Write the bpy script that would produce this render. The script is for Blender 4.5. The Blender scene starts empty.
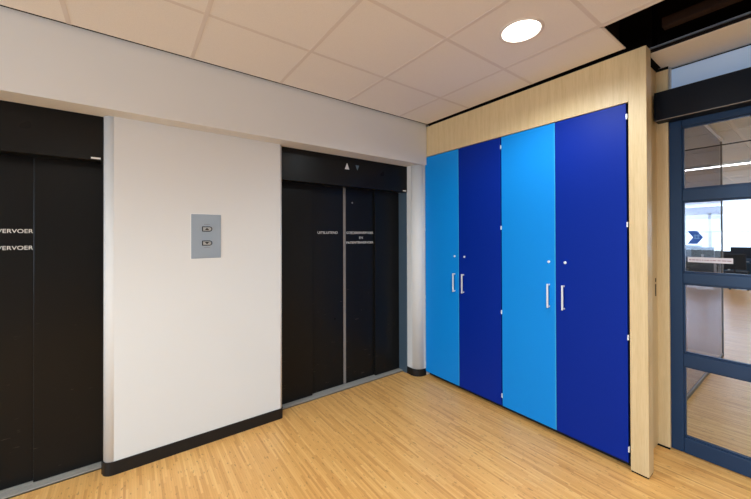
import bpy, bmesh, math, random
from mathutils import Vector, Matrix

random.seed(7)
SC = bpy.context.scene
COL = SC.collection
PI = math.pi

# ------------------------------------------------------------------ camera
CAM_H = 1.5418
cd = bpy.data.cameras.new('camera')
cam = bpy.data.objects.new('camera', cd)
COL.objects.link(cam)
cd.sensor_fit = 'HORIZONTAL'
cd.sensor_width = 36.0
cd.lens = 330.658 / 751 * 36.0
cd.shift_y = -14.57 / 751
cd.clip_start = 0.02
cd.clip_end = 200
F = Vector((0.593851, 0.80455855, 0.00515119))
Rr = Vector((0.80457491, -0.59384234, -0.0032391))
U = Vector((-4.529e-4, -6.06806e-3, 0.99998149))
m = Matrix((Rr, U, -F)).transposed().to_4x4()
m.translation = Vector((0, 0, CAM_H))
cam.matrix_world = m
SC.camera = cam

# ------------------------------------------------------------------ world, exposure
w = bpy.data.worlds.new('world')
SC.world = w
w.use_nodes = True
nt = w.node_tree
bg = nt.nodes['Background']
bg.inputs['Color'].default_value = (0.74, 0.87, 1.0, 1)
bg.inputs['Strength'].default_value = 2.6
SC.view_settings.view_transform = 'Standard'
SC.view_settings.look = 'None'
SC.view_settings.exposure = 0.14
SC.view_settings.gamma = 1.0
SC.view_settings.use_curve_mapping = False


def area(name, loc, direction, sx, sy, power, color):
    l = bpy.data.lights.new(name, 'AREA')
    l.shape = 'RECTANGLE'
    l.size, l.size_y = sx, sy
    l.energy = power
    l.color = color
    o = bpy.data.objects.new(name, l)
    COL.objects.link(o)
    o.location = loc
    o.rotation_euler = Vector(direction).to_track_quat('-Z', 'Y').to_euler()
    return o


# daylight standing in the lobby window (far left, behind the camera) and in the hall windows
area('lobby_window_daylight', (-4.75, -0.2, 1.45), (1, 0, 0), 2.1, 1.7, 165, (0.62, 0.80, 1.0))
area('hall_window_daylight', (19.9, 0.5, 1.6), (-1, 0, 0.8), 8.0, 1.7, 450, (0.55, 0.72, 1.0))
LAMP_E = 5.0
SPOT_W = 92.0

# ------------------------------------------------------------------ helpers
ORI = {}


def tag(o, label=None, cat=None, group=None, kind=None):
    if label: o['label'] = label
    if cat: o['category'] = cat
    if group: o['group'] = group
    if kind: o['kind'] = kind
    return o


def thing(name, label, cat, loc, group=None, kind=None):
    o = bpy.data.objects.new(name, None)
    o.empty_display_size = 0.1
    o.location = loc
    COL.objects.link(o)
    ORI[o.name] = Vector(loc)
    return tag(o, label, cat, group, kind)


def obj(name, bm, mat, parent=None, origin=None, smooth=False, bevel=0.0, seg=2):
    """bm is in world coordinates; it is shifted to the origin of the thing it belongs to"""
    me = bpy.data.meshes.new(name)
    if parent is not None:
        org = ORI[parent.name]
    elif origin is not None:
        org = Vector(origin)
    else:
        org = Vector((0, 0, 0))
    bmesh.ops.recalc_face_normals(bm, faces=bm.faces)
    bm.transform(Matrix.Translation(-org))
    bm.to_mesh(me)
    bm.free()
    mats = mat if isinstance(mat, (list, tuple)) else [mat]
    for mm in mats: me.materials.append(mm)
    o = bpy.data.objects.new(name, me)
    COL.objects.link(o)
    if parent is not None:
        o.parent = parent
    else:
        o.location = org
    ORI[o.name] = org
    if smooth:
        for p in me.polygons: p.use_smooth = True
    if bevel:
        b = o.modifiers.new('bevel', 'BEVEL')
        b.width = bevel
        b.segments = seg
        b.limit_method = 'ANGLE'
        b.angle_limit = math.radians(40)
    return o


def bx(bm, x0, x1, y0, y1, z0, z1, mi=0):
    v = [bm.verts.new(p) for p in ((x0, y0, z0), (x1, y0, z0), (x1, y1, z0), (x0, y1, z0),
                                   (x0, y0, z1), (x1, y0, z1), (x1, y1, z1), (x0, y1, z1))]
    for q in ((0, 3, 2, 1), (4, 5, 6, 7), (0, 1, 5, 4), (1, 2, 6, 5), (2, 3, 7, 6), (3, 0, 4, 7)):
        f = bm.faces.new([v[i] for i in q])
        f.material_index = mi
    return bm


def box(*a):
    return bx(bmesh.new(), *a)


def prism(bm, pts, z0, z1, mi=0):
    n = len(pts)
    a = [bm.verts.new((p[0], p[1], z0)) for p in pts]
    b = [bm.verts.new((p[0], p[1], z1)) for p in pts]
    fs = [bm.faces.new(a[::-1]), bm.faces.new(b)]
    for i in range(n):
        j = (i + 1) % n
        fs.append(bm.faces.new((a[i], a[j], b[j], b[i])))
    for f in fs: f.material_index = mi
    return bm


def lathe(bm, prof, c, axis='z', n=40, mi=0, sgn=1):
    """prof: list of (r, h) along the axis"""
    rings = []
    for r, h in prof:
        ring = []
        for k in range(n):
            t = 2 * PI * k / n
            a, b = r * math.cos(t), r * math.sin(t)
            if axis == 'z': p = (c[0] + a, c[1] + b, c[2] + sgn * h)
            elif axis == 'x': p = (c[0] + sgn * h, c[1] + a, c[2] + b)
            else: p = (c[0] + a, c[1] + sgn * h, c[2] + b)
            ring.append(bm.verts.new(p))
        rings.append(ring)
    for i in range(len(rings) - 1):
        for k in range(n):
            j = (k + 1) % n
            f = bm.faces.new((rings[i][k], rings[i][j], rings[i + 1][j], rings[i + 1][k]))
            f.material_index = mi
    for ring in (rings[0], rings[-1]):
        f = bm.faces.new(ring)
        f.material_index = mi
    return bm


def tube(bm, pts, r, n=10):
    """swept round tube through world points"""
    P = [Vector(p) for p in pts]
    rings = []
    up0 = Vector((0, 0, 1))
    for i, p in enumerate(P):
        d = (P[min(i + 1, len(P) - 1)] - P[max(i - 1, 0)]).normalized()
        a = d.cross(up0)
        if a.length < 1e-3: a = d.cross(Vector((0, 1, 0)))
        a.normalize()
        b = d.cross(a).normalized()
        rings.append([bm.verts.new(p + r * (math.cos(2 * PI * k / n) * a + math.sin(2 * PI * k / n) * b)) for k in range(n)])
    for i in range(len(rings) - 1):
        # keep rings aligned
        best = min(range(n), key=lambda s: sum((rings[i][k].co - rings[i + 1][(k + s) % n].co).length for k in range(n)))
        rings[i + 1] = rings[i + 1][best:] + rings[i + 1][:best]
        for k in range(n):
            j = (k + 1) % n
            bm.faces.new((rings[i][k], rings[i][j], rings[i + 1][j], rings[i + 1][k]))
    bm.faces.new(rings[0])
    bm.faces.new(rings[-1])
    return bm


def arc(cx, cy, r, a0, a1, n=8):
    return [(cx + r * math.cos(math.radians(a0 + (a1 - a0) * i / n)), cy + r * math.sin(math.radians(a0 + (a1 - a0) * i / n))) for i in range(n + 1)]


def text_bm(s, x0, x1, cap_h, zc, y, align='C', depth=0.0008):
    """flat lettering facing -Y between x0 and x1, capitals cap_h tall and centred on zc"""
    cu = bpy.data.curves.new('lettering', 'FONT')
    cu.body = s
    cu.size = 1.0
    cu.extrude = 0.01
    t = bpy.data.objects.new('lettering', cu)
    COL.objects.link(t)
    dg = bpy.context.evaluated_depsgraph_get()
    me = bpy.data.meshes.new_from_object(t.evaluated_get(dg))
    bpy.data.objects.remove(t)
    bpy.data.curves.remove(cu)
    bm = bmesh.new()
    bm.from_mesh(me)
    bpy.data.meshes.remove(me)
    xs = [v.co.x for v in bm.verts]
    ys = [v.co.y for v in bm.verts]
    ax, bxx, ay, by = min(xs), max(xs), min(ys), max(ys)
    for v in bm.verts:
        X = x0 + (v.co.x - ax) / (bxx - ax) * (x1 - x0)
        Z = zc + ((v.co.y - ay) / (by - ay) - 0.5) * cap_h
        Y = y - (v.co.z + 0.01) / 0.02 * depth
        v.co = (X, Y, Z)
    return bm


# ------------------------------------------------------------------ materials
def new_mat(name, color, rough=0.5, metal=0.0, spec=0.5, coat=0.0):
    mt = bpy.data.materials.new(name)
    mt.use_nodes = True
    b = mt.node_tree.nodes['Principled BSDF']
    b.inputs['Base Color'].default_value = (*color, 1)
    b.inputs['Roughness'].default_value = rough
    b.inputs['Metallic'].default_value = metal
    b.inputs['Specular IOR Level'].default_value = spec
    b.inputs['Coat Weight'].default_value = coat
    return mt


class NT:
    def __init__(s, mt):
        s.t = mt.node_tree
        s.b = s.t.nodes['Principled BSDF']
        s.co = s.t.nodes.new('ShaderNodeTexCoord')

    def n(s, typ, **kw):
        nd = s.t.nodes.new(typ)
        for k, v in kw.items(): setattr(nd, k, v)
        return nd

    def l(s, a, b): s.t.links.new(a, b)

    def math(s, op, a, b=None):
        nd = s.n('ShaderNodeMath', operation=op)
        for i, v in enumerate((a, b)):
            if v is None: continue
            if isinstance(v, (int, float)): nd.inputs[i].default_value = v
            else: s.l(v, nd.inputs[i])
        return nd.outputs[0]

    def mapping(s, scale, src=None):
        mp = s.n('ShaderNodeMapping')
        mp.inputs['Scale'].default_value = scale
        s.l(src or s.co.outputs['Object'], mp.inputs['Vector'])
        return mp.outputs[0]

    def noise(s, vec, scale, detail=3, rough=0.5):
        nd = s.n('ShaderNodeTexNoise')
        nd.inputs['Scale'].default_value = scale
        nd.inputs['Detail'].default_value = detail
        nd.inputs['Roughness'].default_value = rough
        s.l(vec, nd.inputs['Vector'])
        return nd.outputs['Fac']

    def ramp(s, fac, stops):
        nd = s.n('ShaderNodeValToRGB')
        e = nd.color_ramp.elements
        while len(e) < len(stops): e.new(0.5)
        for el, (p, c) in zip(e, stops):
            el.position = p
            el.color = (*c, 1) if len(c) == 3 else c
        s.l(fac, nd.inputs[0])
        return nd.outputs[0]

    def mix(s, fac, a, b, mode='MIX'):
        nd = s.n('ShaderNodeMix', data_type='RGBA', blend_type=mode)
        for i, v in ((0, fac), (6, a), (7, b)):
            if isinstance(v, (int, float)): nd.inputs[i].default_value = v
            elif isinstance(v, tuple): nd.inputs[i].default_value = (*v, 1)
            else: s.l(v, nd.inputs[i])
        return nd.outputs[2]

    def bump(s, h, strength, dist=0.001):
        nd = s.n('ShaderNodeBump')
        nd.inputs['Strength'].default_value = strength
        nd.inputs['Distance'].default_value = dist
        s.l(h, nd.inputs['Height'])
        s.l(nd.outputs[0], s.b.inputs['Normal'])


def plaster():
    mt = new_mat('white_wall_paint', (0.665, 0.66, 0.645), 0.7, spec=0.3)
    t = NT(mt)
    v = t.mapping((1, 1, 1))
    h = t.noise(v, 260, 2)
    t.bump(h, 0.12, 0.002)
    c = t.ramp(t.noise(v, 1.3, 2), [(0.3, (0.655, 0.648, 0.632)), (0.7, (0.675, 0.668, 0.652))])
    t.l(c, t.b.inputs['Base Color'])
    return mt


def tile_mat():
    mt = new_mat('mineral_ceiling_tile', (0.78, 0.74, 0.70), 0.9, spec=0.2)
    t = NT(mt)
    v = t.mapping((1, 1, 1))
    c = t.ramp(t.noise(v, 330, 2, 0.7), [(0.35, (0.73, 0.69, 0.655)), (0.62, (0.79, 0.75, 0.71))])
    t.l(c, t.b.inputs['Base Color'])
    t.bump(t.noise(v, 300, 2), 0.15, 0.002)
    return mt


def floor_mat():
    mt = new_mat('strip_wood_floor', (0.55, 0.30, 0.12), 0.33, spec=0.45)
    t = NT(mt)
    sx = t.n('ShaderNodeSeparateXYZ')
    t.l(t.co.outputs['Object'], sx.inputs[0])
    X, Y = sx.outputs[0], sx.outputs[1]
    W = 0.0135
    row = t.math('FLOOR', t.math('DIVIDE', X, W))
    wn = t.n('ShaderNodeTexWhiteNoise', noise_dimensions='1D')
    t.l(row, wn.inputs['W'])
    yy = t.math('ADD', t.math('DIVIDE', Y, 0.30), t.math('MULTIPLY', wn.outputs[0], 7.0))
    seg = t.math('FLOOR', yy)
    cb = t.n('ShaderNodeCombineXYZ')
    t.l(row, cb.inputs[0]); t.l(seg, cb.inputs[1])
    w2 = t.n('ShaderNodeTexWhiteNoise', noise_dimensions='3D')
    t.l(cb.outputs[0], w2.inputs['Vector'])
    tone = t.ramp(w2.outputs[0], [(0.0, (0.630, 0.302, 0.090)), (0.25, (0.745, 0.380, 0.116)),
                                  (0.7, (0.800, 0.425, 0.138)), (1.0, (0.865, 0.500, 0.178))])
    # fine grain along the strips
    g = t.noise(t.mapping((260, 5, 1)), 1.0, 3, 0.6)
    tone = t.mix(0.55, tone, t.ramp(g, [(0.3, (0.47, 0.455, 0.44)), (0.7, (0.60, 0.60, 0.60))]), 'OVERLAY')
    # bamboo nodes: short dark ticks
    nd = t.noise(t.mapping((75, 20, 1)), 1.0, 1)
    tick = t.ramp(nd, [(0.655, (0, 0, 0)), (0.72, (1, 1, 1))])
    tone = t.mix(t.math('MULTIPLY', tick, 0.6), tone, (0.36, 0.165, 0.050))
    # seams between strips
    fr = t.math('FRACT', t.math('DIVIDE', X, W))
    seam = t.math('LESS_THAN', fr, 0.07)
    tone = t.mix(t.math('MULTIPLY', seam, 0.25), tone, (0.24, 0.11, 0.035))
    t.l(tone, t.b.inputs['Base Color'])
    rr = t.math('ADD', t.math('MULTIPLY', t.noise(t.mapping((9, 3, 1)), 1.0, 2), 0.12), 0.27)
    t.l(rr, t.b.inputs['Roughness'])
    t.bump(g, 0.08, 0.001)
    return mt


def ply_mat():
    mt = new_mat('oak_veneer', (0.68, 0.49, 0.28), 0.42, spec=0.35)
    t = NT(mt)
    v = t.mapping((75, 75, 3.2))
    n1 = t.noise(v, 3.0, 4, 0.6)
    v2 = t.mapping((6, 6, 0.5))
    n2 = t.noise(v2, 2.0, 3, 0.5)
    wv = t.n('ShaderNodeTexWave', wave_type='BANDS', bands_direction='Y')
    wv.inputs['Scale'].default_value = 5.0
    wv.inputs['Distortion'].default_value = 9.0
    wv.inputs['Detail'].default_value = 2.0
    wv.inputs['Detail Scale'].default_value = 1.2
    t.l(t.mapping((1, 1, 0.14)), wv.inputs['Vector'])
    c = t.ramp(n1, [(0.30, (0.520, 0.370, 0.190)), (0.52, (0.635, 0.478, 0.268)), (0.75, (0.700, 0.552, 0.330))])
    c = t.mix(0.30, c, t.ramp(wv.outputs['Fac'], [(0.0, (0.540, 0.388, 0.200)), (0.6, (0.655, 0.498, 0.285))]))
    c = t.mix(0.25, c, t.ramp(n2, [(0.3, (0.570, 0.418, 0.215)), (0.7, (0.665, 0.518, 0.305))]))
    t.l(c, t.b.inputs['Base Color'])
    return mt


def lift_mat():
    mt = new_mat('black_lift_lacquer', (0.0075, 0.0072, 0.0070), 0.3, spec=0.17)
    t = NT(mt)
    # short pale scuffs in the lower half
    v = t.mapping((7, 7, 70))
    s = t.noise(v, 1.6, 2, 0.5)
    m1 = t.ramp(s, [(0.715, (0, 0, 0)), (0.77, (0.7, 0.7, 0.7))])
    sz = t.n('ShaderNodeSeparateXYZ')
    t.l(t.co.outputs['Object'], sz.inputs[0])
    low = t.ramp(t.math('DIVIDE', sz.outputs[2], 2.2), [(0.38, (1, 1, 1)), (0.5, (0, 0, 0))])
    m1 = t.mix(1.0, m1, low, 'MULTIPLY')
    c = t.mix(m1, (0.0075, 0.0071, 0.0068), (0.16, 0.13, 0.10))
    t.l(c, t.b.inputs['Base Color'])
    r = t.math('ADD', t.math('MULTIPLY', t.noise(t.mapping((2, 2, 2)), 1.0, 3), 0.14), 0.23)
    t.l(r, t.b.inputs['Roughness'])
    return mt


def satin(name, c, rough=0.36, spec=0.45):
    mt = new_mat(name, c, rough, spec=spec)
    t = NT(mt)
    v = t.mapping((1, 1, 1))
    t.bump(t.noise(v, 420, 2), 0.10, 0.0006)
    return mt


def brushed(name, c, rough=0.35, sc=(4, 4, 260)):
    mt = new_mat(name, c, rough, metal=1.0)
    t = NT(mt)
    n = t.noise(t.mapping(sc), 1.0, 2)
    t.l(t.math('ADD', t.math('MULTIPLY', n, 0.2), rough - 0.1), t.b.inputs['Roughness'])
    return mt


def glass_mat(name, tint=(0.93, 0.97, 1.0), k=1.0):
    mt = bpy.data.materials.new(name)
    mt.use_nodes = True
    t = mt.node_tree
    t.nodes.remove(t.nodes['Principled BSDF'])
    out = t.nodes['Material Output']
    tr = t.nodes.new('ShaderNodeBsdfTransparent')
    tr.inputs[0].default_value = (*tint, 1)
    gl = t.nodes.new('ShaderNodeBsdfGlossy')
    gl.inputs['Roughness'].default_value = 0.0
    gl.inputs['Color'].default_value = (k, k, k, 1)
    fr = t.nodes.new('ShaderNodeFresnel')
    fr.inputs['IOR'].default_value = 1.45
    mx = t.nodes.new('ShaderNodeMixShader')
    # reflect on the outer faces only: one clean reflection per sheet
    ge = t.nodes.new('ShaderNodeNewGeometry')
    mu = t.nodes.new('ShaderNodeMath')
    mu.operation = 'SUBTRACT'
    mu.use_clamp = True
    t.links.new(fr.outputs[0], mu.inputs[0])
    t.links.new(ge.outputs['Backfacing'], mu.inputs[1])
    t.links.new(mu.outputs[0], mx.inputs[0])
    t.links.new(tr.outputs[0], mx.inputs[1])
    t.links.new(gl.outputs[0], mx.inputs[2])
    t.links.new(mx.outputs[0], out.inputs[0])
    return mt


def glow(name, c, e):
    mt = new_mat(name, (0.9, 0.9, 0.9), 0.5)
    b = mt.node_tree.nodes['Principled BSDF']
    b.inputs['Emission Color'].default_value = (*c, 1)
    b.inputs['Emission Strength'].default_value = e
    return mt


M = dict(
    wall=plaster(), back=new_mat('grey_back_wall', (0.20, 0.19, 0.185), 0.7), tile=tile_mat(), floor=floor_mat(), ply=ply_mat(), lift=lift_mat(),
    hall_tile=new_mat('hall_ceiling_tile', (0.84, 0.88, 0.93), 0.8, spec=0.2),  # hall light put into the colour: whiter and bluer than the lobby tile
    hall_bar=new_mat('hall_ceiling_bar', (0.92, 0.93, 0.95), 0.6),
    grid=new_mat('ceiling_grid_bar', (0.66, 0.60, 0.56), 0.6, spec=0.3),
    dark=new_mat('plenum_dark', (0.010, 0.006, 0.005), 0.9, spec=0.1),
    duct=new_mat('plenum_duct', (0.022, 0.011, 0.008), 0.8, spec=0.2),
    skirt=satin('black_skirting', (0.006, 0.006, 0.007), 0.42, 0.35),
    light_blue=satin('light_blue_laminate', (0.000, 0.235, 0.700), 0.50, 0.24),
    dark_blue=satin('dark_blue_laminate', (0.000, 0.018, 0.255), 0.46, 0.13),
    edge_blue=satin('light_blue_edging', (0.03, 0.36, 0.72), 0.35),
    steel=brushed('brushed_steel', (0.62, 0.63, 0.64), 0.34),
    plate=new_mat('panel_steel', (0.33, 0.385, 0.45), 0.38, metal=0.35),
    chrome=new_mat('handle_satin_silver', (0.80, 0.82, 0.85), 0.3, metal=0.25),
    alu=new_mat('sill_aluminium', (0.34, 0.315, 0.28), 0.5),
    jamb=new_mat('lift_jamb_steel', (0.10, 0.155, 0.21), 0.35, metal=0.4),
    rubber=new_mat('door_edge_rubber', (0.21, 0.185, 0.165), 0.6),
    letter=new_mat('white_lettering', (0.72, 0.70, 0.66), 0.6),
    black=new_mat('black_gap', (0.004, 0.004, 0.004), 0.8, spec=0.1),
    frame=satin('blue_grey_frame', (0.014, 0.037, 0.088), 0.35, 0.22),
    beam=satin('dark_track_cover', (0.005, 0.006, 0.010), 0.45, 0.15),
    pale=new_mat('pale_glazing_panel', (0.54, 0.69, 0.92), 0.4),  # blue daylight on the pale panel is put into its colour
    glass=glass_mat('clear_glass', k=0.6),
    inner_glass=glass_mat('partition_glass', (0.94, 0.93, 0.95), 0.12),
    white=new_mat('white_lacquer', (0.80, 0.80, 0.78), 0.4),
    arrow=new_mat('arrow_blue', (0.002, 0.080, 0.42), 0.5),
    arrow_mark=new_mat('arrow_pale_blue', (0.16, 0.36, 0.72), 0.5),
    strip=new_mat('strip_sticker', (0.62, 0.60, 0.66), 0.6),
    strip_ink=new_mat('strip_ink', (0.34, 0.22, 0.26), 0.6),
    desk=new_mat('desk_top_blue_grey', (0.03, 0.07, 0.13), 0.8, spec=0.15),
    chair=new_mat('office_fabric_dark', (0.012, 0.022, 0.04), 0.8),
    screen=new_mat('screen_fabric_blue_grey', (0.08, 0.13, 0.21), 0.8),
    locker=new_mat('locker_pale_blue', (0.25, 0.38, 0.55), 0.5),
    lamp=glow('lamp_lens', (1.0, 0.93, 0.84), LAMP_E),
    strip_lamp=glow('linear_lamp_lens', (1.0, 0.97, 0.94), 12.0),
    tag=new_mat('paper_tag', (0.75, 0.74, 0.72), 0.6),
)

# ------------------------------------------------------------------ dimensions
ZC = 2.7747      # ceiling
ZS = 2.332       # underside of the bulkhead over the lifts
YA = 2.604       # bulkhead face
YW = 2.747       # face of the wall between the lifts
YH = 2.795       # lift header face
XS = 2.629       # cupboard fronts
XG = 3.155       # glazed door front
XL, XR = -4.6, 20.0
YB, YF = -3.6, 5.2
LIFT_C = (-0.88, 1.779)
LIFT_HALF = 0.736

# ------------------------------------------------------------------ floor
bm = bmesh.new()
bx(bm, XL, XR, YB, YF, -0.05, 0.0)
tag(obj('floor', bm, M['floor']), 'golden brown strip wood floor of narrow planks', 'floor', kind='structure')

# ------------------------------------------------------------------ lift wall
R_ = 0.055
R2 = 0.018
RP = 0.095
ztop = 3.5
xr1, xl2, xp = -0.147, 1.037, 2.510
xa = LIFT_C[0] - LIFT_HALF - 0.01


def wall(name, bm, label):
    o = tag(obj(name, bm, M['wall']), label, 'wall', kind='structure')
    for p in o.data.polygons:
        p.use_smooth = abs(p.normal.z) < 0.1 and p.area < 0.2 and abs(abs(p.normal.x) - 1) > 1e-4 and abs(abs(p.normal.y) - 1) > 1e-4
    return o


# wall between the lifts, rounded corners
pts = [(xr1, 3.3), (xr1, YW + R_)] + arc(xr1 + R_, YW + R_, R_, 180, 270) + arc(xl2 - R2, YW + R2, R2, 270, 360) + [(xl2, 3.3)]
wall('wall_left', prism(bmesh.new(), pts, 0.0, ZS), 'white wall between the two black lifts carrying the steel button panel')
wall('wall_left_top', box(XL, XS - .003, YA, 3.3, ZS, ztop), 'white bulkhead running above both lifts under the ceiling')
pts = [(XL, 3.3), (XL, YW)] + arc(xa - R_, YW + R_, R_, 270, 360) + [(xa, 3.3)]
wall('wall_left_end', prism(bmesh.new(), pts, 0.0, ZS), 'white wall beyond the left lift outside the picture')
pts = [(xp, 3.3), (xp, 2.637 + RP)] + arc(xp + RP, 2.637 + RP, RP, 180, 270) + [(3.09, 2.637), (3.09, 3.3)]
wall('wall_corner', prism(bmesh.new(), pts, 0.0, ZS), 'narrow white rounded wall corner between the right lift and the blue cupboards')
wall('wall_shaft', box(XL, 3.11, 3.3, 3.4, 0, ztop), 'masonry behind the lift shafts')

# black skirting following the wall
bm = bmesh.new()
e = 0.006
zt = 0.086
pts = [(xr1 - e, 2.86), (xr1 - e, YW + R_)] + arc(xr1 + R_, YW + R_, R_ + e, 180, 270) + arc(xl2 - R2, YW + R2, R2 + e, 270, 360) + [(xl2 + e, 2.86)]
prism(bm, pts, 0.0, zt)
pts = [(xp - e, 2.86), (xp - e, 2.637 + RP)] + arc(xp + RP, 2.637 + RP, RP + e, 180, 270) + [(2.636, 2.637 - e + .0005), (2.636, 2.86)]
prism(bm, pts, 0.0, 0.078)
pts = [(XL + .01, 2.86), (XL + .01, YW - e)] + arc(xa - R_, YW + R_, R_ + e, 270, 360) + [(xa + e, 2.86)]
prism(bm, pts, 0.0, zt)
tag(obj('baseboard_left', bm, M['skirt']), 'black skirting along the foot of the white lift wall', 'skirting', kind='structure')

# ------------------------------------------------------------------ ceiling: tiles in a visible bar grid, with an open strip
ZP_ = 2.747
GX, GY, T = 0.9591, 2.0182, 0.625
VX0, VX1, VY1 = 2.232, 2.826, 0.777      # the open strip without tiles
bmT, bmG = bmesh.new(), bmesh.new()
XE = 2.614                                # ceiling edge, short of the cupboard fascia
YE = YA - 0.026
bw = 0.0115


def ceil_tiles(x0, x1, y0, y1):
    """tiles clipped to a rectangle"""
    i0 = math.floor((x0 - GX) / T) - 1
    j0 = math.floor((y0 - GY) / T) - 1
    i = i0
    while GX + i * T < x1:
        a0, a1 = max(GX + i * T, x0), min(GX + (i + 1) * T, x1)
        if a1 - a0 > 0.02:
            j = j0
            while GY + j * T < y1:
                b0, b1 = max(GY + j * T, y0), min(GY + (j + 1) * T, y1)
                if b1 - b0 > 0.02:
                    bx(bmT, a0 + .001, a1 - .001,
                       b0 + .001, b1 - .001, ZC, ZC + 0.008)
                j += 1
        i += 1
    # bars
    i = i0
    while GX + i * T < x1:
        if GX + i * T > x0 + 0.02: bx(bmG, GX + i * T - bw, GX + i * T + bw, y0, y1, ZC - 0.0015, ZC + 0.02)
        i += 1
    j = j0
    while GY + j * T < y1:
        if GY + j * T > y0 + 0.02: bx(bmG, x0, x1, GY + j * T - bw, GY + j * T + bw, ZC - 0.0011, ZC + 0.02)
        j += 1


ceil_tiles(XL + .02, VX0, YB + .02, YE)
ceil_tiles(VX0 + .0001, XE, VY1, YE)
bx(bmT, VX1, 3.19, YB + .02, 0.72, ZC, ZC + 0.014)
ceil = tag(obj('ceiling', bmT, M['tile']), 'off-white square tile ceiling with visible grid bars', 'ceiling', kind='structure')
gr = obj('grid_bar', bmG, M['grid'], ceil)
# thin edge rail along the open strip
bm = bmesh.new()
bx(bm, VX1 - 0.030, VX1 - 0.018, YB + .05, 0.70, ZC + 0.016, ZC + 0.026)
obj('edge_rail', bm, M['steel'], ceil)
bm = bmesh.new()
bx(bm, VX0 - 0.004, VX0 + 0.008, YB + .02, VY1, ZC - 0.0015, ZC + 0.008)
bx(bm, VX0 - 0.004, XE, VY1 - 0.012, VY1, ZC - 0.0015, ZC + 0.006)
obj('cut_edge_trim', bm, M['grid'], ceil)
# dark plenum above; near-black liners paint the shade in the void and edge gaps
bm = bmesh.new()
bx(bm, XL, 3.25, YB, 3.3, 3.45, 3.5)
bx(bm, 3.19, 3.25, YB, 3.3, ZC + 0.015, 3.45)
bx(bm, XL, XL + .02, YB, 3.3, ZC + 0.1, 3.45)
bx(bm, XL, 3.19, YB, YB + .02, ZC + 0.1, 3.45)
bx(bm, 3.06, 3.19, 0.735, 0.757, ZP_ + 0.03, 3.45)
bx(bm, 3.07, 3.095, 0.757, YA - .006, ZP_ + 0.03, 3.45)
bx(bm, VX1 - .004, VX1 - .001, YB + .02, 0.70, ZC + 0.001, ZC + 0.03)
bx(bm, VX0 + .01, XE - .005, VY1 + .02, VY1 + .03, ZC + 0.01, 3.45)
bx(bm, XL + .02, 3.19, YA - .006, YA - .001, ZC + 0.006, 3.45)
pl = tag(obj('ceiling_void', bm, M['dark']), 'dark open void above the ceiling tiles', 'ceiling', kind='structure')
bm = bmesh.new()
bx(bm, 2.30, 2.62, -3.4, 1.6, 3.0, 3.25)
bx(bm, 2.70, 2.76, -3.4, 0.60, 2.86, 2.92)
for y in (-1.1, 0.12): bx(bm, 2.36, 2.40, y, y + 0.03, 2.84, 3.4)
tag(obj('air_duct', bm, M['duct'], bevel=0.004), 'dark ventilation duct inside the open ceiling strip', 'duct')

# ------------------------------------------------------------------ other walls of the lobby (outside the frame)
bm = bmesh.new()
wy0, wy1, wz0, wz1 = -1.3, 0.9, 0.55, 2.35
bx(bm, XL - .1, XL, YB, wy0, 0, ztop)
bx(bm, XL - .1, XL, wy1, 3.4, 0, ztop)
bx(bm, XL - .1, XL, wy0, wy1, 0, wz0)
bx(bm, XL - .1, XL, wy0, wy1, wz1, ztop)
tag(obj('wall_far_left', bm, M['back']), 'grey wall with the lobby window at the far left', 'wall', kind='structure')
bm = bmesh.new()
bx(bm, XL - .02, XL, wy0, wy0 + .06, wz0, wz1)
bx(bm, XL - .02, XL, wy1 - .06, wy1, wz0, wz1)
bx(bm, XL - .02, XL, wy0, wy1, wz0, wz0 + .06)
bx(bm, XL - .02, XL, wy0, wy1, wz1 - .06, wz1)
bx(bm, XL - .02, XL, -.23, -.17, wz0, wz1)
tag(obj('window_1', bm, M['white']), 'white framed lobby window at the far left', 'window', kind='structure')
bm = bmesh.new()
bx(bm, XL - .1, XR, YB - .1, YB, 0, ztop)
tag(obj('wall_back', bm, M['back']), 'grey wall behind the viewpoint', 'wall', kind='structure')

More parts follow.
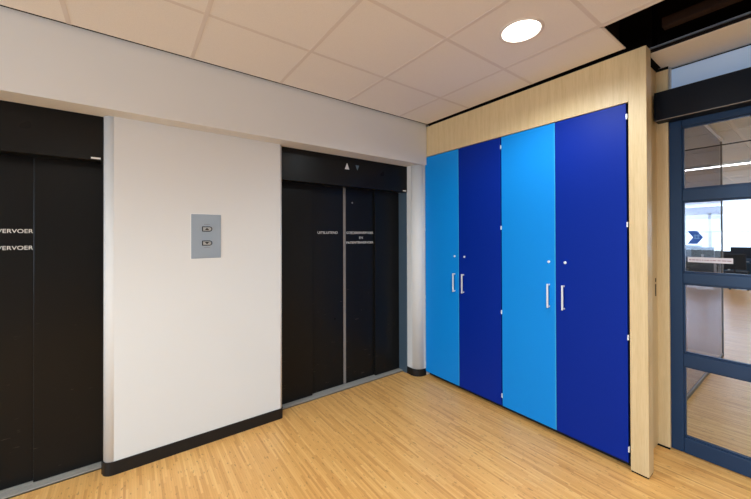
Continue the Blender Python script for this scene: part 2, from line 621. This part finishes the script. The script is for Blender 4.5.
# ------------------------------------------------------------------ lifts
def lift(c, label, q, x0, x1):
    t = thing('lift_entrance', label, 'lift door', (c, 2.93, 0), 'lift entrances in the white wall')
    x0, x1 = x0 + .0006, x1 - .0006
    xe0, xe1 = x0, x1
    # header panel with shadow gap
    h = obj('header_panel', box(xe0, xe1, YH, 2.90, 2.042, ZS - .0006), M['lift'], t, bevel=0.002)
    # direction arrows: raised triangles, the lit up arrow painted white, the unlit one dark
    for k, (dx, up, mt) in enumerate(((-0.064, 1, 'letter'), (0.058, -1, 'jamb'))):
        xc = c + dx
        zz = 2.238
        bm = bmesh.new()
        s = 0.026 if k == 0 else 0.021
        pts = [(xc - s, zz - up * s * 1.15), (xc + s, zz - up * s * 1.15), (xc, zz + up * s * 1.25)]
        a = [bm.verts.new((p[0], YH - .003, p[1])) for p in pts]
        b = [bm.verts.new((p[0], YH + .002, p[1])) for p in pts]
        bm.faces.new(a); bm.faces.new(b[::-1])
        for i in range(3):
            j = (i + 1) % 3
            bm.faces.new((a[i], a[j], b[j], b[i]))
        obj('direction_arrow', bm, M[mt], h)
    obj('paper_tag', box(x1 - 0.062, x1 - 0.014, YH - .002, YH + .001, 2.050, 2.061), M['tag'], h)
    # jambs
    for s in (-1, 1):
        xa_, xb_ = (x0, x0 + 0.009) if s < 0 else (x1 - 0.009, x1)
        obj('jamb', box(xa_, xb_, 2.80, 3.02, 0.0, 2.041), M['jamb'] if c > 0 else M['lift'], t)
    # doors: outer leaves in front, inner leaves behind, meeting in the middle
    for a, b, y, inner in ((x0 + .010, c - q, 2.930, 0), (c - q - .05, c - .012, 2.956, -1), (c + .012, c + q + .05, 2.956, 1), (c + q, x1 - .010, 2.930, 0)):
        d = obj('door_leaf', box(a, b, y, y + 0.024, 0.018, 2.10), M['lift'], t, bevel=0.0025)
        if inner:
            e0, e1 = (b - .002, b + .0115) if inner < 0 else (a - .0115, a + .002)
            obj('edge_seal', box(e0, e1, y - .006, y + .02, 0.02, 2.09), M['rubber'], d, bevel=0.002)
            if inner > 0:
                xx0, xx1 = c + q - .350, c + q - .006
                for s, za, x0_, x1_ in (('GOEDERENVERVOER', 1.5835, xx0, xx1), ('EN', 1.531, c + .186, c + .232), ('PATIENTENVERVOER', 1.4795, xx0, xx1)):
                    obj('lettering', text_bm(s, x0_, x1_, 0.0245, za, y - .0002), M['letter'], d)
                bm = lathe(bmesh.new(), [(0.009, 0.0), (0.009, 0.003), (0.006, 0.004)], (c + .098, y, 1.90), 'y', 20, sgn=-1)
                obj('release_hole', bm, M['rubber'], d)
            else:
                obj('lettering', text_bm('UITSLUITEND', c - .305, c - .080, 0.0245, 1.5835, y - .0002), M['letter'], d)
    # threshold with grooves
    bm = bmesh.new()
    for a, b in ((2.868, 2.908), (2.913, 2.935), (2.941, 2.962), (2.968, 3.02)):
        bx(bm, x0, x1, a, b, 0.0, 0.014)
    bx(bm, x0, x1, 2.868, 3.02, 0.0, 0.008)
    obj('threshold', bm, M['alu'], t)
    # back of the shaft
    obj('shaft_lining', box(x0, x1, 3.06, 3.08, 0, 2.32), M['black'], t)
    return t


lift(LIFT_C[0], 'black two-speed lift doors at the left edge, cut off by the picture edge', 0.388, xa, xr1)
lift(LIFT_C[1], 'black lift doors between the button panel and the blue cupboards', 0.376, xl2, xp)

# ------------------------------------------------------------------ lift button panel
xc, zc = 0.4515, 1.548
t = thing('lift_call_panel', 'brushed steel lift call panel with two buttons on white wall', 'call panel', (xc, YW, zc))
obj('face_plate', box(xc - .101, xc + .101, YW - .005, YW + .002, zc - .164, zc + .164), M['plate'], t, bevel=0.0015)
obj('back_box', box(xc - .104, xc + .104, YW - .0025, YW + .002, zc - .167, zc + .167), M['white'], t)


def dform(cx, cz, w_, h_, n=10):
    """flat left end, round right end"""
    r = h_ / 2
    p = [(cx - w_ / 2, cz - r), (cx + w_ / 2 - r, cz - r)]
    p += [(cx + w_ / 2 - r + r * math.cos(a), cz + r * math.sin(a)) for a in [(-PI / 2 + PI * i / n) for i in range(1, n)]]
    p += [(cx + w_ / 2 - r, cz + r), (cx - w_ / 2, cz + r)]
    return p


def plate_y(bm, pts, y0, y1):
    a = [bm.verts.new((p[0], y0, p[1])) for p in pts]
    b = [bm.verts.new((p[0], y1, p[1])) for p in pts]
    bm.faces.new(a); bm.faces.new(b[::-1])
    n = len(pts)
    for i in range(n):
        j = (i + 1) % n
        bm.faces.new((a[i], a[j], b[j], b[i]))
    return bm


for zb, s in ((1.603, 1), (1.498, -1)):
    b = obj('call_button', plate_y(bmesh.new(), dform(xc + .005, zb, .068, .037), YW - .008, YW - .004), M['black'], t)
    obj('button_cap', plate_y(bmesh.new(), dform(xc + .005, zb, .056, .026), YW - .010, YW - .006), M['steel'], b)
    bm = bmesh.new()
    plate_y(bm, [(xc - .012, zb - s * .007), (xc + .018, zb - s * .007), (xc + .003, zb + s * .008)], YW - .0112, YW - .009)
    obj('button_mark', bm, M['black'], b)
    zl = zb + s * .034
    obj('engraved_line', box(xc - .016, xc + .024, YW - .0056, YW - .004, zl - .0012, zl + .0012), M['rubber'], b)

# ------------------------------------------------------------------ cupboards
ZD0, ZD1 = 0.050, 2.417


def cupboard(y_hi, y_mid, y_lo, label, hinge_lo, hinge_hi):
    """pair of full-height doors: light blue (high y), dark blue (low y)"""
    t = thing('cupboard', label, 'cupboard', (XS, (y_hi + y_lo) / 2, 0), 'tall blue double-door cupboards')
    obj('carcass', box(XS + .021, 3.09, y_lo, y_hi - .001, ZD0, ZD1 + .004), M['black'], t)
    obj('plinth', box(XS + .06, XS + .08, y_lo, y_hi, 0.0, ZD0), M['skirt'], t)
    for a, b, mt, light in ((y_mid + .0012, y_hi - .003, 'light_blue', 1), (y_lo + hinge_lo, y_mid - .0012, 'dark_blue', 0)):
        d = obj('door', box(XS, XS + .019, a, b, ZD0, ZD1), M[mt], t, bevel=0.0012)
        tag(d, 'light blue door' if light else 'dark blue door')
        if light:
            obj('door_edging', box(XS - .0006, XS + .018, a - .0008, a + .006, ZD0 + .001, ZD1 - .001), M['edge_blue'], d)
        # bar handle: two posts and a square bar standing off the door
        hy = y_mid + .049 if light else y_mid - .061
        bm = bmesh.new()
        bx(bm, XS - .036, XS - .024, hy - .006, hy + .006, 0.985, 1.171)
        bx(bm, XS - .026, XS + .002, hy - .005, hy + .005, 0.987, 0.999)
        bx(bm, XS - .026, XS + .002, hy - .005, hy + .005, 1.157, 1.169)
        obj('handle', bm, M['chrome'], d, bevel=0.002)
        bm = lathe(bmesh.new(), [(0.0105, -0.001), (0.0105, 0.004), (0.008, 0.006), (0.003, 0.0055)], (XS, hy + (.002 if light else -.009), 1.341), 'x', 24, sgn=-1)
        lk = obj('lock', bm, M['chrome'], d)
        # hinges on the outer side
        hyy = b - .0005 if light else a
        for zh in (0.137, 0.872, 1.616, 2.33):
            bm = bmesh.new()
            if light: bx(bm, XS - .004, XS + .018, hyy - .001, hyy + .0035, zh - .017, zh + .017)
            else: bx(bm, XS - .001, XS + .018, hyy - .0065, hyy + .001, zh - .017, zh + .017)
            obj('hinge', bm, M['chrome'], d)
    return t


cupboard(2.631, 2.164, 1.6905, 'tall cupboard of light and dark blue doors beside the white pilaster', 0.006, 0)
cupboard(1.6895, 1.227, 0.757, 'tall cupboard of light and dark blue doors beside the wooden post', 0.0135, 0)

# plywood surround
ZP = 2.752
t = thing('cupboard_surround', 'pale oak veneer surround over and beside the blue cupboards', 'surround', (XS, 0.71, 0))
obj('fascia_panel', box(XS - .002, XS + .020, 0.757, YA - .001, ZD1 + .006, ZP), M['ply'], t)
obj('end_post', box(XS - .002, XS + .094, 0.662, 0.757, 0.012, ZP), M['ply'], t, bevel=0.0015)
obj('foot_strip', box(XS + .004, XS + .090, 0.666, 0.755, 0.0, 0.012), M['black'], t)
sp = obj('side_panel', box(XS + .094, 3.118, 0.729, 0.752, 0.02, ZP), M['ply'], t)
obj('lock_slot', box(3.066, 3.078, 0.7265, 0.731, 1.205, 1.233), M['black'], sp)
obj('lock_slot', box(3.066, 3.078, 0.7265, 0.731, 1.103, 1.190), M['black'], sp)
obj('return_panel', box(3.118, 3.140, 0.662, 0.752, 0.016, ZP + .012), M['ply'], t)
obj('foot_strip', box(3.121, 3.138, 0.665, 0.752, 0.0, 0.016), M['black'], t)
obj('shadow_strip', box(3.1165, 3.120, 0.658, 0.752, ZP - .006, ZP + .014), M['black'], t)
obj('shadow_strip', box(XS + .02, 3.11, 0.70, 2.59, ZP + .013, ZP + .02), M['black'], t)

# ------------------------------------------------------------------ glazed sliding door, track cover, panel above
tr = thing('trim_1', 'dark boxed track cover above the glazed door', 'track cover', (3.02, -1.0, 2.36), kind='structure')
obj('cover_box', box(3.02, 3.15, YB + .01, 0.717, 2.362, 2.564), M['beam'], tr, bevel=0.002)
obj('edge_strip', box(3.018, 3.024, YB + .01, 0.715, 2.359, 2.364), M['rubber'], tr)
tp = thing('trim_2', 'pale panel with blue daylight in its colour above the dark track cover', 'panel', (3.19, -1.0, 2.56), kind='structure')
obj('panel_sheet', box(3.19, 3.21, YB + .01, 0.66, 2.55, ZC + .05), M['pale'], tp)
obj('corner_bead', box(3.165, 3.19, 0.655, 0.675, 2.55, ZC), M['steel'], tp)
obj('top_bead', box(3.183, 3.19, YB + .01, 0.655, ZC - .014, ZC - .008), M['black'], tp)
obj('top_bead', box(3.184, 3.19, YB + .01, 0.655, ZC - .006, ZC - .0005), M['steel'], tp)

dr = thing('door_1', 'blue-grey framed glazed door beside the wooden surround', 'door', (XG + .025, 0.1, 0), kind='structure')
DY0, DY1 = -0.50, 0.72
bm = bmesh.new()
X0, X1 = XG, XG + .05
bx(bm, X0, X1, 0.596, DY1, 0.004, 2.40)
bx(bm, X0, X1, DY0, DY0 + .06, 0.004, 2.40)
for z0, z1 in ((0.004, 0.112), (0.616, 0.708), (1.203, 1.280), (1.785, 1.870), (2.316, 2.40)):
    bx(bm, X0, X1, DY0 + .06, 0.596, z0, z1)
obj('frame', bm, M['frame'], dr, bevel=0.004)
bm = bmesh.new()
for z0, z1 in ((0.112, 0.616), (0.708, 1.203), (1.280, 1.785), (1.870, 2.316)):
    # glazing beads round each pane
    for a, b, c_, d_ in ((DY0 + .06, .596, z0, z0 + .010), (DY0 + .06, .596, z1 - .010, z1), (.586, .596, z0, z1), (DY0 + .06, DY0 + .07, z0, z1)):
        bx(bm, X0 + .012, X0 + .038, a, b, c_, d_)
obj('glazing_bead', bm, M['frame'], dr, bevel=0.002)
for z0, z1 in ((0.112, 0.616), (0.708, 1.203), (1.280, 1.785), (1.870, 2.316)):
    p = obj('glass_pane', box(X0 + .022, X0 + .028, DY0 + .06, 0.596, z0, z1), M['glass'], dr)
    if z0 == 1.280:
        # arrow sticker and sticker strip on the glass
        xs_ = X0 + .0212
        def plate_x(pts, x0, x1):
            bm = bmesh.new()
            a = [bm.verts.new((x0, q[0], q[1])) for q in pts]
            b = [bm.verts.new((x1, q[0], q[1])) for q in pts]
            bm.faces.new(a); bm.faces.new(b[::-1])
            n = len(pts)
            for i in range(n):
                j = (i + 1) % n
                bm.faces.new((a[i], a[j], b[j], b[i]))
            return bm
        Y = lambda u: 0.573 - u * 0.079
        Z = lambda v: 1.484 + v * 0.091
        ar = obj('arrow_sticker', plate_x([(Y(0), Z(1)), (Y(.62), Z(1)), (Y(1), Z(.5)), (Y(.62), Z(0)), (Y(0), Z(0)), (Y(.36), Z(.5))], xs_, xs_ + .0006), M['arrow'], p)
        for u0, u1, v0, v1 in ((.40, .80, .60, .66), (.46, .52, .40, .74), (.66, .72, .40, .74), (.40, .80, .38, .44)):
            obj('arrow_mark', box(xs_ - .0008, xs_ + .0001, Y(u1), Y(u0), Z(v0), Z(v1)), M['arrow_mark'], ar)
        st = obj('sticker_strip', box(xs_, xs_ + .0006, 0.353, 0.573, 1.355, 1.391), M['strip'], p)
        y = 0.566
        while y > 0.37:
            ln = random.uniform(.006, .022)
            obj('strip_print', box(xs_ - .0006, xs_ + .0001, max(y - ln, .36), y, 1.369, 1.375), M['strip_ink'], st)
            y -= ln + random.uniform(.003, .007)
# wall beyond the door (outside the frame)
bm = bmesh.new()
bx(bm, XG, XG + .1, YB, DY0, 0, 2.565)
tag(obj('wall_right', bm, M['wall']), 'white wall to the right of the glazed door', 'wall', kind='structure')

tag(obj('wall_cupboard', box(3.141, 3.17, 0.76, 3.4, 0, ztop), M['wall']), 'wall behind the blue cupboards', 'wall', kind='structure')

# ------------------------------------------------------------------ hall behind the glazed door
bm = bmesh.new()
bmG2 = bmesh.new()
bmT = bm
HY1 = 5.0


def hall_ceiling():
    x = 3.22
    while x < XR:
        y = YB
        while y < HY1:
            bx(bm, x + .03, min(x + 1.2, XR) - .03, y + .02, min(y + .6, HY1) - .02, ZC + .002, ZC + .02)
            y += .6
        x += 1.2
    bx(bm, 3.22, XR, YB, HY1, ZC + .012, ZC + .04)


hall_ceiling()
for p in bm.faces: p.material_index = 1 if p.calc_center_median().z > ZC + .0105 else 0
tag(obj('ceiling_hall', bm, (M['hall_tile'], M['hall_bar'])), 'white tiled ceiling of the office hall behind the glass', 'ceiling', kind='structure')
bm = bmesh.new()
bx(bm, 3.16, XR, HY1, HY1 + .1, 0, ZC + .04)
tag(obj('wall_hall_left', bm, M['wall']), 'white side wall of the office hall', 'wall', kind='structure')
# window wall at the far end
bm = bmesh.new()
bx(bm, XR, XR + .2, YB, HY1, 0, 0.55)
bx(bm, XR, XR + .2, YB, HY1, 2.5, ZC + .04)
tag(obj('wall_far', bm, M['white']), 'white far wall of the hall below and above the windows', 'wall', kind='structure')
y = YB
k = 1
while y < HY1:
    k += 1
    wn = thing('window_%d' % k, 'bright white-framed office window, %s from the right in the far wall' % ('first', 'second', 'third', 'fourth', 'fifth', 'sixth', 'seventh')[k - 2], 'window', (XR + .1, y, 0.55), kind='structure')
    y2 = min(y + 1.3, HY1)
    bm = bmesh.new()
    bx(bm, XR + .02, XR + .1, y, y + .05, .55, 2.5)
    bx(bm, XR + .02, XR + .1, y2 - .05, y2, .55, 2.5)
    bx(bm, XR + .02, XR + .1, y, y2, .55, .61)
    bx(bm, XR + .02, XR + .1, y, y2, 2.44, 2.5)
    bx(bm, XR + .03, XR + .09, y, y2, 1.68, 1.72)
    obj('window_frame', bm, M['white'], wn)
    y += 1.3

# glass partitions inside the hall
pt = thing('trim_3', 'frameless glass partition running away behind the glazed door', 'partition', (4.6, 0.77, 0), kind='structure')
bm = box(3.25, 6.08, 0.765, 0.785, 0.0, 0.03)
obj('bottom_rail', bm, M['rubber'], pt)
obj('head_rail', box(3.25, 6.08, 0.745, 0.805, ZC - .03, ZC), M['white'], pt)
obj('glass_pane', box(3.25, 6.08, 0.771, 0.781, 0.045, ZC - .03), M['inner_glass'], pt)
pt = thing('trim_4', 'glass partition across the hall with thin grey post', 'partition', (6.1, 0.77, 0), kind='structure')
obj('post', box(6.090, 6.110, 0.766, 0.783, 0, ZC), M['rubber'], pt)
obj('transom', box(6.085, 6.115, YB, 4.9, 2.700, 2.711), M['chair'], pt)
obj('glass_pane', box(6.097, 6.105, 0.795, 4.9, 0.0, 2.695), M['inner_glass'], pt)

# pendant linear lamps in the hall
for x, wh in ((7.0, 'nearest the glass partition'), (10.4, 'in the middle of the hall'), (13.8, 'nearest the far windows')):
    l_ = thing('pendant_lamp', 'long white pendant lamp under the hall ceiling ' + wh, 'lamp', (x, 1.0, 2.6), 'pendant lamps under the hall ceiling')
    obj('housing', box(x - .045, x + .045, -2.6, 4.4, 2.565, 2.605), M['white'], l_)
    obj('lens', box(x - .038, x + .038, -2.58, 4.38, 2.560, 2.566), M['strip_lamp'], l_)
    for y in (-2.2, 0.4, 3.0):
        obj('cable', tube(bmesh.new(), [(x, y, 2.605), (x, y, 2.7), (x, y, ZC)], .003, 6), M['steel'], l_)


# desks, chairs, screens
def desk(x, y, label):
    t = thing('office_desk', label, 'desk', (x, y, 0), 'desks in the hall behind the glass')
    obj('desk_top', box(x - .4, x + .4, y - .8, y + .8, .70, .74), M['desk'], t, bevel=0.005)
    obj('modesty_panel', box(x - .37, x - .35, y - .72, y + .72, .25, .70), M['desk'], t)
    for sx in (-1, 1):
        for sy in (-1, 1):
            cx, cy = x + sx * .35, y + sy * .74
            obj('leg', box(cx - .025, cx + .025, cy - .025, cy + .025, 0, .70), M['steel'], t)
    return t


def chair(x, y, rot, label):
    t = thing('office_chair', label, 'chair', (x, y, 0), 'dark office chairs in the hall')
    obj('seat', box(x - .24, x + .24, y - .24, y + .24, .44, .52), M['chair'], t, bevel=.03, seg=3)
    s = rot
    obj('backrest', box(x + s * .24 - .03, x + s * .24 + .03, y - .22, y + .22, .58, 1.02), M['chair'], t, bevel=.025, seg=3)
    obj('back_bar', tube(bmesh.new(), [(x, y, .46), (x + s * .2, y, .45), (x + s * .27, y, .55), (x + s * .265, y, .75)], .015), M['chair'], t)
    obj('gas_column', lathe(bmesh.new(), [(.028, .08), (.028, .30), (.018, .30), (.018, .45)], (x, y, 0), 'z', 16), M['steel'], t)
    bm = bmesh.new()
    for k in range(5):
        a = 2 * PI * k / 5 + .3
        tube(bm, [(x, y, .10), (x + .3 * math.cos(a), y + .3 * math.sin(a), .065)], .018, 8)
    obj('star_base', bm, M['chair'], t)
    for k in range(5):
        a = 2 * PI * k / 5 + .3
        cx, cy = x + .3 * math.cos(a), y + .3 * math.sin(a)
        obj('castor', lathe(bmesh.new(), [(.012, -.02), (.028, -.02), (.028, .02), (.012, .02)], (cx, cy, .028), 'y', 14), M['chair'], t)


def monitor(x, y, label):
    t = thing('computer_monitor', label, 'monitor', (x, y, .74), 'monitors on the hall desks')
    obj('screen', box(x - .02, x + .02, y - .26, y + .26, .86, 1.17), M['chair'], t, bevel=.006)
    obj('stand', box(x - .03, x - .01, y - .03, y + .03, .75, .95), M['steel'], t)
    obj('foot', box(x - .09, x + .09, y - .12, y + .12, .74, .755), M['steel'], t)


desk(14.6, 2.7, 'dark blue-grey desk left of the thin grey partition post')
desk(14.8, 0.95, 'dark blue-grey desk right of the thin grey partition post')
desk(16.9, 2.4, 'dark blue-grey desk at the back close to the windows')
chair(13.82, 2.75, -1, 'dark office chair in front of the left desk')
chair(15.8, 2.0, 1, 'dark office chair between the two rows of desks')
chair(14.02, 1.5, -1, 'dark office chair just right of the partition post')
chair(15.8, 1.25, -1, 'dark office chair behind the right desk')
monitor(14.7, 2.3, 'black monitor seen below the arrow sticker')
monitor(14.9, 1.45, 'black monitor on the right desk')
t = tag(obj('desk_screen', box(15.24, 15.28, .15, 1.75, .70, 1.18), M['screen'], origin=(15.26, .95, .70), bevel=.006), 'blue-grey fabric screen at the back of the right desk', 'desk screen')
lk = thing('low_locker', 'pale blue low locker below the far windows', 'cabinet', (18.3, 3.3, 0))
obj('body', box(18.1, 18.5, 2.9, 3.7, 0, 1.15), M['locker'], lk, bevel=.005)
for y0 in (2.91, 3.305):
    d = obj('door', box(18.08, 18.10, y0, y0 + .385, .05, 1.13), M['locker'], lk)
    obj('handle', box(18.06, 18.08, y0 + .33, y0 + .345, .55, .70), M['steel'], d)

# ------------------------------------------------------------------ recessed lamps
def downlight(x, y, label):
    t = thing('recessed_downlight', label, 'ceiling lamp', (x, y, ZC), 'round recessed lamps in the tile ceiling')
    bm = bmesh.new()
    n = 48
    prof = [(0.106, 0.004), (0.108, -0.004), (0.114, -0.007), (0.124, -0.005), (0.127, 0.001)]
    rings = [[bm.verts.new((x + r * math.cos(2 * PI * k / n), y + r * math.sin(2 * PI * k / n), ZC + h)) for k in range(n)] for r, h in prof]
    for i in range(len(rings) - 1):
        for k in range(n):
            j = (k + 1) % n
            bm.faces.new((rings[i][k], rings[i][j], rings[i + 1][j], rings[i + 1][k]))
    obj('trim_ring', bm, M['grid'], t, smooth=True)
    sl = bpy.data.lights.new('downlight_beam', 'SPOT')
    sl.energy = SPOT_W
    sl.color = (0.84, 0.955, 1.0)
    sl.spot_size = math.radians(164)
    sl.spot_blend = 0.6
    sl.shadow_soft_size = 0.09
    so = bpy.data.objects.new('downlight_beam', sl)
    COL.objects.link(so)
    so.parent = t
    so.location = (0, 0, -0.012)
    obj('lens', lathe(bmesh.new(), [(0.106, 0.0005), (0.106, -0.003), (0.09, -0.006)], (x, y, ZC), 'z', 48), M['lamp'], t)


downlight(1.883, 1.072, 'round lit downlight in the ceiling in front of the blue cupboards')
for x, y, wh in ((0.633, -0.178, 'just right of the viewpoint'), (-0.617, -0.178, 'left of the viewpoint'), (-1.867, -0.178, 'far left of the viewpoint'),
                 (0.633, -1.428, 'straight behind the viewpoint'), (1.883, -1.428, 'to the right behind the viewpoint'),
                 (-0.617, -1.428, 'to the left behind the viewpoint'), (-1.867, 1.072, 'left of the left lift outside the picture'),
                 (4.6, -0.55, 'in the hall just behind the glazed door'), (0.008, -2.9, 'by the grey back wall'), (-3.7, 1.072, 'by the far left window')):
    downlight(x, y, 'added unseen downlight ' + wh)  # invented lamps out of view, added to light the floor and walls
